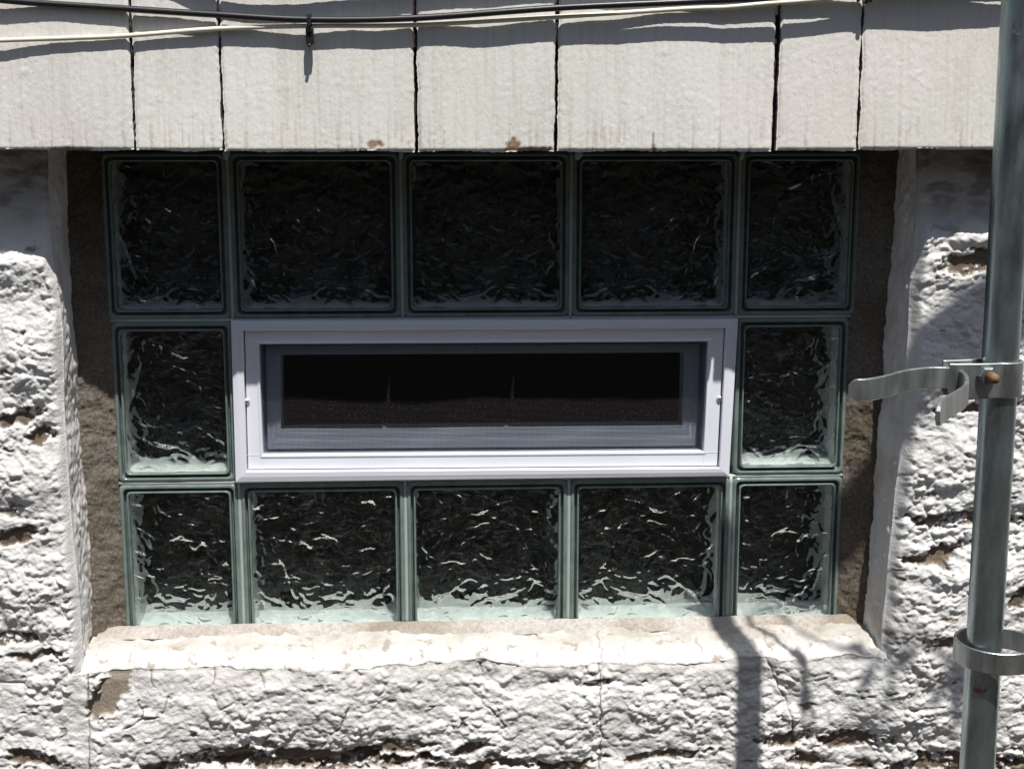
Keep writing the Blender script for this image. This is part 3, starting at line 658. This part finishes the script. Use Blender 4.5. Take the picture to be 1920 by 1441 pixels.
# ------------------------------------------------------------------ shingle siding above
OVER = .059; YSH = FACE - OVER                    # front of the shingles at their butts
siding = empty('shingle_siding', (0, YSH, at(960, 283, YSH)[2]), 'white painted wood shingle siding above the window', 'siding')
TH = .011; TILT = .025
WOODP = [(703, 271, 15, 7), (962, 271, 12, 12), (985, 280, 45, 5), (1226, 279, 4, 9), (130, 280, 40, 4), (1225, 265, 2, 20), (1010, 281, 30, 4), (60, 283, 30, 3)]
def shingle(poly, seed, st=.0016, zrow=0, ypush=0.0):
    """poly = (x at bottom left, x at top left, x bottom right, x top right, z bottom, z top)"""
    xb0, xt0, xb1, xt1, z0, z1 = poly
    nu = max(4, int((xb1 - xb0) / st)); nv = max(4, int((z1 - z0) / st))
    a = np.linspace(0, 1, nu); b = np.linspace(0, 1, nv); A, B = np.meshgrid(a, b, indexing='ij')
    z = z0 + (z1 - z0) * B; l = xb0 + (xt0 - xb0) * B; rr = xb1 + (xt1 - xb1) * B
    l = l + .0012 * perlin(z * 40, z * 0 + seed, 1) + .0007 * perlin(z * 220, z * 0 + seed, 2)
    rr = rr + .0012 * perlin(z * 40, z * 0 + seed + 9, 1) + .0007 * perlin(z * 220, z * 0 + seed, 5)
    x = l + (rr - l) * A
    zb = .0014 * perlin(x * 22, x * 0 + seed, 4) + .0008 * perlin(x * 210, x * 0 + seed, 6)
    z = z + zb * (1 - B) ** 6
    bow = .0026 * fbm(x * 8, z * 3 + seed * 3.3, 2, 30 + seed)
    de = np.minimum(x - l, rr - x); edge = np.minimum(de, z - z0)
    h = bow + .00022 * fbm(x * 120, z * 14, 3, 40 + seed) + .00022 * lumps(x + .002 * perlin(x * 150, z * 150, 5), z, .006, 60 + seed, .5) * sstep(-.1, .4, fbm(x * 14, z * 14, 2, 71)) + .00012 * fbm(x * 320, z * 200, 2, 44)
    fx = x + .003 * perlin(x * 130, z * 130, 3); fz = z + .003 * perlin(x * 130, z * 130, 9)
    fl = lumps(fx, fz * .7, .0055, 90 + seed, .014) * sstep(.0, .3, fbm(x * 11, z * 9, 2, 72))
    h = h + .0003 * sstep(.1, .4, fl)
    h = h - .0022 * np.exp(-(np.clip(edge, 0, 1) / .0016) ** 2)
    bare = np.zeros_like(x)
    for px, py, rx, ry in WOODP:
        c = at(px, py, YSH); e = at(px + rx, py - ry, YSH)
        q = ((x - c[0]) / (e[0] - c[0])) ** 2 + ((z - c[2]) / (e[2] - c[2])) ** 2 + .7 * fbm(x * 160, z * 160, 3, 8)
        m = sstep(1.1, .8, q); bare = np.maximum(bare, m); h = h - .0006 * m
    split = sstep(.38, .5, fbm(x * 210, z * 7 + seed, 2, 21)) * sstep(.045, .0, z - z0)
    h = h - .0007 * split; bare = np.maximum(bare, .35 * split)
    y = YSH + ypush + TILT * (z - z0) - h
    V = np.stack([x, y, z], -1)
    back = V.copy(); back[..., 1] = YSH + ypush + TILT * (z - z0) + TH * (1 - .6 * B)
    loop = [(i, 0) for i in range(nu)] + [(nu - 1, j) for j in range(1, nv)] + [(i, nv - 1) for i in range(nu - 2, -1, -1)] + [(0, j) for j in range(nv - 2, 0, -1)]
    fid = np.arange(nu * nv).reshape(nu, nv)
    rim = np.array([fid[i, j] for i, j in loop]); bv = np.array([back[i, j] for i, j in loop])
    bid = nu * nv + np.arange(len(loop)); nx = np.roll(np.arange(len(loop)), -1)
    sk = np.stack([rim, bid, bid[nx], rim[nx]], 1)
    allv = np.vstack([V.reshape(-1, 3), bv]); br = bare.ravel()
    br = np.concatenate([br, np.full(len(loop), .25)])
    return build('shingle', allv, np.vstack([grid_faces(nu, nv), sk[:, ::-1]]), M['shingle'], siding, True, dict(bare=br))
ztopc = at(960, -120, YSH)[2]
def jx(px, py): return at(px, py, YSH)[0]
# joints: x at photo rows 283 and 0 and gap in pixels
J = [(-330, -330, 5), (-60, -70, 6), (253, 241, 5), (419, 407, 4.5), (781, 777, 6.5), (1042, 1046, 6), (1451, 1463, 9), (1608, 1622, 3.5), (1925, 1945, 6), (2150, 2170, 6)]
z283, z00 = at(960, 283, YSH)[2], at(960, 0, YSH)[2]
def jline(k, side, z):
    b, t, gp = J[k]; xb = jx(b + side * gp / 2, 283); xt = jx(t + side * gp / 2, 0); return xb + (xt - xb) * (z - z283) / (z00 - z283)
for k in range(len(J) - 1):
    dz = [0, .001, .0005, -.0005, -.0006, -.0004, .0003, .0012, .0012, 0][k]
    zb0 = z283 + dz
    shingle((jline(k, 1, zb0), jline(k, 1, ztopc), jline(k + 1, -1, zb0), jline(k + 1, -1, ztopc), zb0, ztopc), k + 1, .0016 if 0 < k < 8 else .004)
xs = [-1.72, -1.55, -1.31, -1.14, -.97, jline(0, -1, z283) + 0]
for k in range(5): shingle((xs[k] + .002, xs[k] + .002, xs[k + 1] - .002, xs[k + 1] - .002, z283, ztopc), 20 + k, .006)
xs = [jline(9, 1, z283), .98, 1.19, 1.34, 1.58, 1.72]
for k in range(5): shingle((xs[k] + .002, xs[k] + .002, xs[k + 1] - .002, xs[k + 1] - .002, z283, ztopc), 30 + k, .006)
xs = [-1.72, -1.5, -1.32, -1.05, -.86, -.64, -.49, -.22, .03, .17, .40, .66, .82, 1.02, 1.27, 1.45, 1.72]   # the course above the picture
for row in range(2):
    for k in range(len(xs) - 1):
        o_ = (.07 if row else 0)
        shingle((xs[k] + o_ + .002, xs[k] + o_ + .002, xs[k + 1] + o_ - .002, xs[k + 1] + o_ - .002, ztopc - .012 + row * .24, ztopc + .25 + row * .24), 50 + k + 20 * row, .008, 0, -.004 + .006 * row)
v, f = box_geo(-1.75, 1.75, YSH + TH + .0005, .09, z283 + .006, 1.72)
build('sheathing', v, f, M['felt'], siding, False)

# ------------------------------------------------------------------ cables on the siding
def cable_pts(cp):
    out = []
    for px, py, h in cp:
        q = at(px, py, YSH); yw = YSH + TILT * (q[2] - z283) - h; out.append(at(px, py, yw))
    return spline(out, 14)
def cable(name, cp, r, mat, label):
    v, f = tube(cable_pts(cp), r, 12); return tag(build(name, v, f, mat), label, 'cable', 'cables clipped along the shingles')
cable('cable', [(-1750, -90, .010), (-1000, -85, .012), (-420, -60, .012), (-120, -22, .008), (0, 0, .0062), (240, 17, .0058), (410, 28, .0065), (580, 37, .0085), (780, 34, .0105), (1045, 15, .013), (1280, 4, .015), (1460, -5, .017), (1620, -15, .0145), (1800, -26, .018), (2000, -44, .015), (2400, -90, .012), (3000, -110, .012), (3700, -120, .012)],
      .0034, M['black'], 'thick black cable sagging across the white shingles')
cable('cable', [(-1750, 130, .006), (-1000, 118, .006), (-420, 96, .006), (-120, 82, .006), (0, 76, .0058), (120, 72, .006), (240, 67, .0046), (410, 54, .0046), (580, 49, .0044), (780, 47, .0040), (1045, 32, .0042), (1280, 17, .0042), (1360, 14, .005), (1440, 7, .006), (1530, 0, .006), (1640, -12, .0056), (1800, -26, .006), (2000, -46, .006), (2400, -80, .006), (3000, -95, .006), (3700, -100, .006)],
      .0024, M['cream'], 'thin cream cable running just under the black one')
cable('cable', [(-1750, -120, .010), (-1000, -230, .010), (-420, -260, .008), (0, -150, .008), (300, -60, .009), (410, -26, .0095), (560, -22, .0095), (760, -26, .0090), (900, -44, .0095), (1045, -50, .010), (1280, -30, .0085), (1460, -24, .009), (1640, -30, .012), (1900, -34, .014), (2400, -40, .012), (3000, -60, .012), (3700, -70, .012)],
      .0040, M['black'], 'black cable strung highest, mostly out of view, shading the shingle tops')
# zip tie
tie = empty('cable_tie', tuple(at(580, 45, YSH - .010)), 'small black cable tie holding the black and cream cables', 'cable tie')
c = at(580, 36, YSH - .0085)
ring = [(c[0], c[1] + dy, c[2] + dz) for dy, dz in ((-.0042, .0036), (-.0046, .0), (-.0046, -.006), (-.0036, -.0122), (.0006, -.0128), (.0042, -.009), (.0040, .0), (.0012, .0044), (-.0030, .0044))]
V = []; Fc = []; n = len(ring)
for (x_, y_, z_) in ring:
    q = np.array([y_ - c[1], z_ - c[2] + .004]); q = q / (np.linalg.norm(q) + 1e-9) * .0009
    V += [(x_ - .0022, y_, z_), (x_ + .0022, y_, z_), (x_ + .0022, y_ + q[0], z_ + q[1]), (x_ - .0022, y_ + q[0], z_ + q[1])]
for k in range(n):
    for m_ in range(4): Fc.append((k * 4 + m_, k * 4 + (m_ + 1) % 4, ((k + 1) % n) * 4 + (m_ + 1) % 4, ((k + 1) % n) * 4 + m_))
build('strap', V, Fc, M['black'], tie, False)
hd = at(581, 68, YSH - .0065)
v, f = box_geo(hd[0] - .0040, hd[0] + .0040, hd[1] - .0036, hd[1] + .0034, hd[2] - .0085, hd[2] + .0085)
o = build('head', v, f, M['black'], tie, False); b = o.modifiers.new('edge', 'BEVEL'); b.width = .0012; b.segments = 2
v, f = tube(spline([(hd[0], hd[1] + .001, hd[2] - .006), (hd[0] - .0003, hd[1] - .0025, hd[2] - .0085), (hd[0] - .0006, hd[1] - .0042, hd[2] - .0095), (hd[0] - .0008, hd[1] - .0056, hd[2] - .0096)], 5), .0018, 6)
build('tail', v, f, M['black'], tie)
# wire clip at the top edge
clip = empty('cable_clip', tuple(at(1623, -2, YSH - .004)), 'small dark cable clip at the top of the narrow shingle joint', 'clip')
c = at(1623, -4, YSH - .006)
v, f = tube(spline([(c[0] - .007, c[1] + .004, c[2] - .003), (c[0] - .005, c[1] - .004, c[2]), (c[0], c[1] - .006, c[2] + .003), (c[0] + .005, c[1] - .004, c[2]), (c[0] + .007, c[1] + .004, c[2] - .003)], 5), .0016, 8)
build('hoop', v, f, M['black'], clip)
v, f = tube([(c[0] + .001, c[1] - .007, c[2] - .003), (c[0] + .001, c[1] + .004, c[2] - .004)], .0024, 10); build('nail', v, f, M['black'], clip)

# ------------------------------------------------------------------ gate pipe with fork latch
YP = -.455
pt = at(1914, 0, YP); pb = at(1832, 1441, YP)
dirp = (pb - pt) / (pt[2] - pb[2])
ptop = pt - dirp * (at(1330, 1010, 0)[2] + TP * -YP - pt[2]); pbot = pb + dirp * (pb[2] - ZG + .03)
RP = .0153
gate = empty('gate_pipe', (float(pbot[0]), YP, ZG), 'galvanised steel gate pipe with fork latch standing in front of the stones', 'gate post')
def along(z): return pt + dirp * (pt[2] - z)
zsn = np.linspace(pbot[2], ptop[2], 60)
v, f = tube([along(z) for z in zsn] + [along(ptop[2]) + np.array((0, 0, .004)), along(ptop[2]) + np.array((0, 0, .010))], [RP] * 60 + [RP * .85, RP * .3], 40)
pipe = build('pipe', v, f, M['galv'], gate)
def strip(name, path, zt_, zb_, th, mat, parent, closed=False):
    """flat bar on edge: path in plan, standing between zb and zt"""
    P = np.asarray(path, float); n = len(P)
    Tn = (np.roll(P, -1, 0) - np.roll(P, 1, 0)) if closed else np.gradient(P, axis=0)
    Tn /= np.linalg.norm(Tn, axis=1)[:, None]; Nn = np.stack([-Tn[:, 1], Tn[:, 0]], 1) * th / 2
    zt_ = np.broadcast_to(zt_, n); zb_ = np.broadcast_to(zb_, n)
    V = []; ch = .0007
    for i in range(n):
        a, b = P[i] - Nn[i], P[i] + Nn[i]; a2, b2 = P[i] - Nn[i] * .5, P[i] + Nn[i] * .5
        V += [(*a, zb_[i] + ch), (*a2, zb_[i]), (*b2, zb_[i]), (*b, zb_[i] + ch), (*b, zt_[i] - ch), (*b2, zt_[i]), (*a2, zt_[i]), (*a, zt_[i] - ch)]
    Fc = []
    for i in range(n if closed else n - 1):
        j = (i + 1) % n
        for m_ in range(8): Fc.append((i * 8 + m_, i * 8 + (m_ + 1) % 8, j * 8 + (m_ + 1) % 8, j * 8 + m_))
    if not closed: Fc += [tuple(range(8)), tuple((n - 1) * 8 + m_ for m_ in range(8))[::-1]]
    o = build(name, V, Fc, mat, parent, False)
    bm = bmesh.new(); bm.from_mesh(o.data); bmesh.ops.recalc_face_normals(bm, faces=bm.faces); bm.to_mesh(o.data); bm.free()
    return o
zc = at(1880, 712, YP - .014)[2]                  # height of the latch
pc = along(zc)
HB = .0135
yoke = np.array([at(1808, 722, YP - .004)[0], YP - .004])
fork = []
for px, py in ((1591, 730), (1620, 731), (1655, 725), (1695, 714), (1740, 708), (1780, 709), (1805, 717), (1812, 731), (1807, 744), (1792, 754), (1776, 764), (1764, 772), (1758, 780)):
    q = atz(px, py, zc); fork.append((q[0], q[1]))
fork = np.array(fork)
fork = spline(np.c_[fork, np.zeros(len(fork))], 5)[:, :2]
ends = np.minimum(np.arange(len(fork)), np.arange(len(fork))[::-1])
flare = np.clip(1 - ends / 3.0, 0, 1) ** 2 * .0055   # rounded corners at the tips
latch = strip('fork_latch', fork, zc + HB * .69 - flare, zc - HB * .69 + flare, .0036, M['galv2'], gate)
cxp, cyp = pc[0], pc[1]; rs = RP + .0021
clamp = [(cxp - .050, cyp - rs + .000), (cxp - .043, cyp - rs - .0008), (cxp - .030, cyp - rs - .0012), (cxp - .018, cyp - rs - .001)]
clamp += [(cxp + rs * math.sin(a), cyp - rs * math.cos(a)) for a in np.linspace(-.35, math.pi + .45, 26)]
clamp += [(cxp - .016, cyp + rs - .007), (cxp - .024, cyp + rs - .014), (cxp - .036, cyp + rs - .016), (cxp - .050, cyp + rs - .018)]
strip('clamp_strap', clamp, zc + HB + .0015, zc - HB - .0015, .0030, M['galv2'], latch)
bx, bz = at(1850, 704, cyp - rs - .004)[0], at(1850, 704, cyp - rs - .004)[2]
v, f = merge([tube([(bx, cyp + .006, bz), (bx, cyp - rs - .003, bz)], .0040, 12)])
build('bolt_shank', v, f, M['steel'], latch)
v, f = tube([(bx, cyp - rs - .0022, bz), (bx, cyp - rs - .0026, bz), (bx, cyp - rs - .0062, bz), (bx, cyp - rs - .0085, bz)], [.0080, .0082, .0080, .0066], 6)
build('nut', v, f, M['galv2'], latch, False)
v, f = tube([(bx + .001, cyp - rs - .0085, bz), (bx + .0022, cyp - rs - .016, bz - .0006), (bx + .0026, cyp - rs - .0185, bz - .0008)], [.0044, .0044, .0034], 12)
build('bolt_end', v, f, M['rustbolt'], latch)
# loose band lower down
rc = at(1871, 1203, YP); RR = .95 * (at(1871, 1203, YP)[0] - at(1797, 1203, YP)[0])
ringp = [(rc[0] + RR * (1.0 + .12 * (math.cos(a) > 0)) * math.cos(a), YP + .006 + RR * 1.02 * math.sin(a)) for a in np.linspace(0, 2 * math.pi, 56, endpoint=False)]
rg = strip('pipe_band', ringp, rc[2], rc[2] - .0195, .0026, M['galv2'], gate, True)
for k in range(3):                                # dimples pressed into the band
    a = -2.6 + .9 * k; q = (rc[0] + (RR + .0012) * math.cos(a), YP + .006 + (RR + .0012) * math.sin(a))

# ------------------------------------------------------------------ tree outside the picture whose limb shades the right-hand stones
tree = empty('small_tree', (2.55, -1.75, ZG), 'small tree whose thin limb throws soft shadows on the right stones', 'tree')
tr = [(2.55, -1.75, -.05), (2.53, -1.74, .8), (2.50, -1.72, 1.7), (2.52, -1.70, 2.5), (2.6, -1.72, 3.3)]
v, f = tube(spline(tr, 6), np.linspace(.075, .03, 25), 14); build('trunk', v, f, M['bark'], tree)
def sunward(px, py, Y, t): return at(px, py, Y) + SUN * t
li = [(2.50, -1.72, 2.2)] + [tuple(sunward(px, py, FACE - .014, t)) for px, py, t in ((2500, 150, 1.7), (2150, 380, 1.5), (1960, 520, 1.4), (1850, 606, 1.35), (1760, 668, 1.3), (1690, 718, 1.3), (1620, 768, 1.3), (1560, 815, 1.3))]
lp = spline(li, 6); v, f = tube(lp, np.interp(np.linspace(0, 1, len(lp)), [0, .55, .85, 1], [.036, .027, .022, .006]), 12)
build('limb', v, f, M['bark'], tree)
tw = [[(1600, 782, 1.3), (1530, 850, 1.25), (1466, 962, 1.15), (1480, 1120, 1.0), (1500, 1250, .9), (1516, 1300, .9), (1524, 1355, .9)],
      [(1530, 850, 1.25), (1540, 1000, 1.4), (1580, 1180, 1.6), (1640, 1255, 1.5), (1652, 1330, 1.4)], [(1580, 1180, 1.6), (1700, 1250, 1.7), (1790, 1290, 1.7), (1880, 1270, 1.7)], [(1700, 1250, 1.7), (1750, 1310, 1.7), (1760, 1360, 1.7)]]
for k, path in enumerate(tw):
    P = spline([sunward(px, py, FACE, t) for px, py, t in path], 5)
    v, f = tube(P, np.linspace(.0052 if k == 0 else .0038, .0026, len(P)), 7); build('twig', v, f, M['bark'], tree)
    rnd = random.Random(k)
    for j in range(5 if k else 3):
        q = P[min(len(P) - 1, int(len(P) * (.55 + .09 * j)))]
        a = rnd.uniform(0, 6.28); L_ = rnd.uniform(.02, .035); d = np.array([math.cos(a), math.sin(a) * .5, rnd.uniform(-.5, .1)]); d /= np.linalg.norm(d); sd = np.cross(d, SUN); sd /= np.linalg.norm(sd)
        nn_ = np.cross(d, sd) * .003
        V = [q, q + d * L_ * .35 + sd * L_ * .22 - nn_, q + d * L_ * .75 + sd * L_ * .16, q + d * L_, q + d * L_ * .75 - sd * L_ * .16, q + d * L_ * .35 - sd * L_ * .22 - nn_, q + d * L_ * .5 + nn_]
        build('leaf', V, [(0, 1, 6), (1, 2, 6), (2, 3, 6), (3, 4, 6), (4, 5, 6), (5, 0, 6)], M['leaf'], tree)
rnd = random.Random(5); LV = []; LFc = []
for j in range(900):                              # crown well to the right of the window
    c = np.array([2.75 + rnd.gauss(0, .38), -1.8 + rnd.gauss(0, .4), 3.2 + rnd.gauss(0, .42)]); a = rnd.uniform(0, 6.28); e = rnd.uniform(-.6, .6)
    d = np.array([math.cos(a) * math.cos(e), math.sin(a) * math.cos(e), math.sin(e)]); sd = np.cross(d, (0.1, .2, 1)); sd /= np.linalg.norm(sd); L_ = rnd.uniform(.05, .09); o_ = len(LV)
    LV += [c, c + d * L_ * .5 + sd * L_ * .28, c + d * L_, c + d * L_ * .5 - sd * L_ * .28]; LFc += [(o_, o_ + 1, o_ + 2), (o_, o_ + 2, o_ + 3)]
tag(build('crown', LV, LFc, M['leaf'], tree, False), kind='stuff')
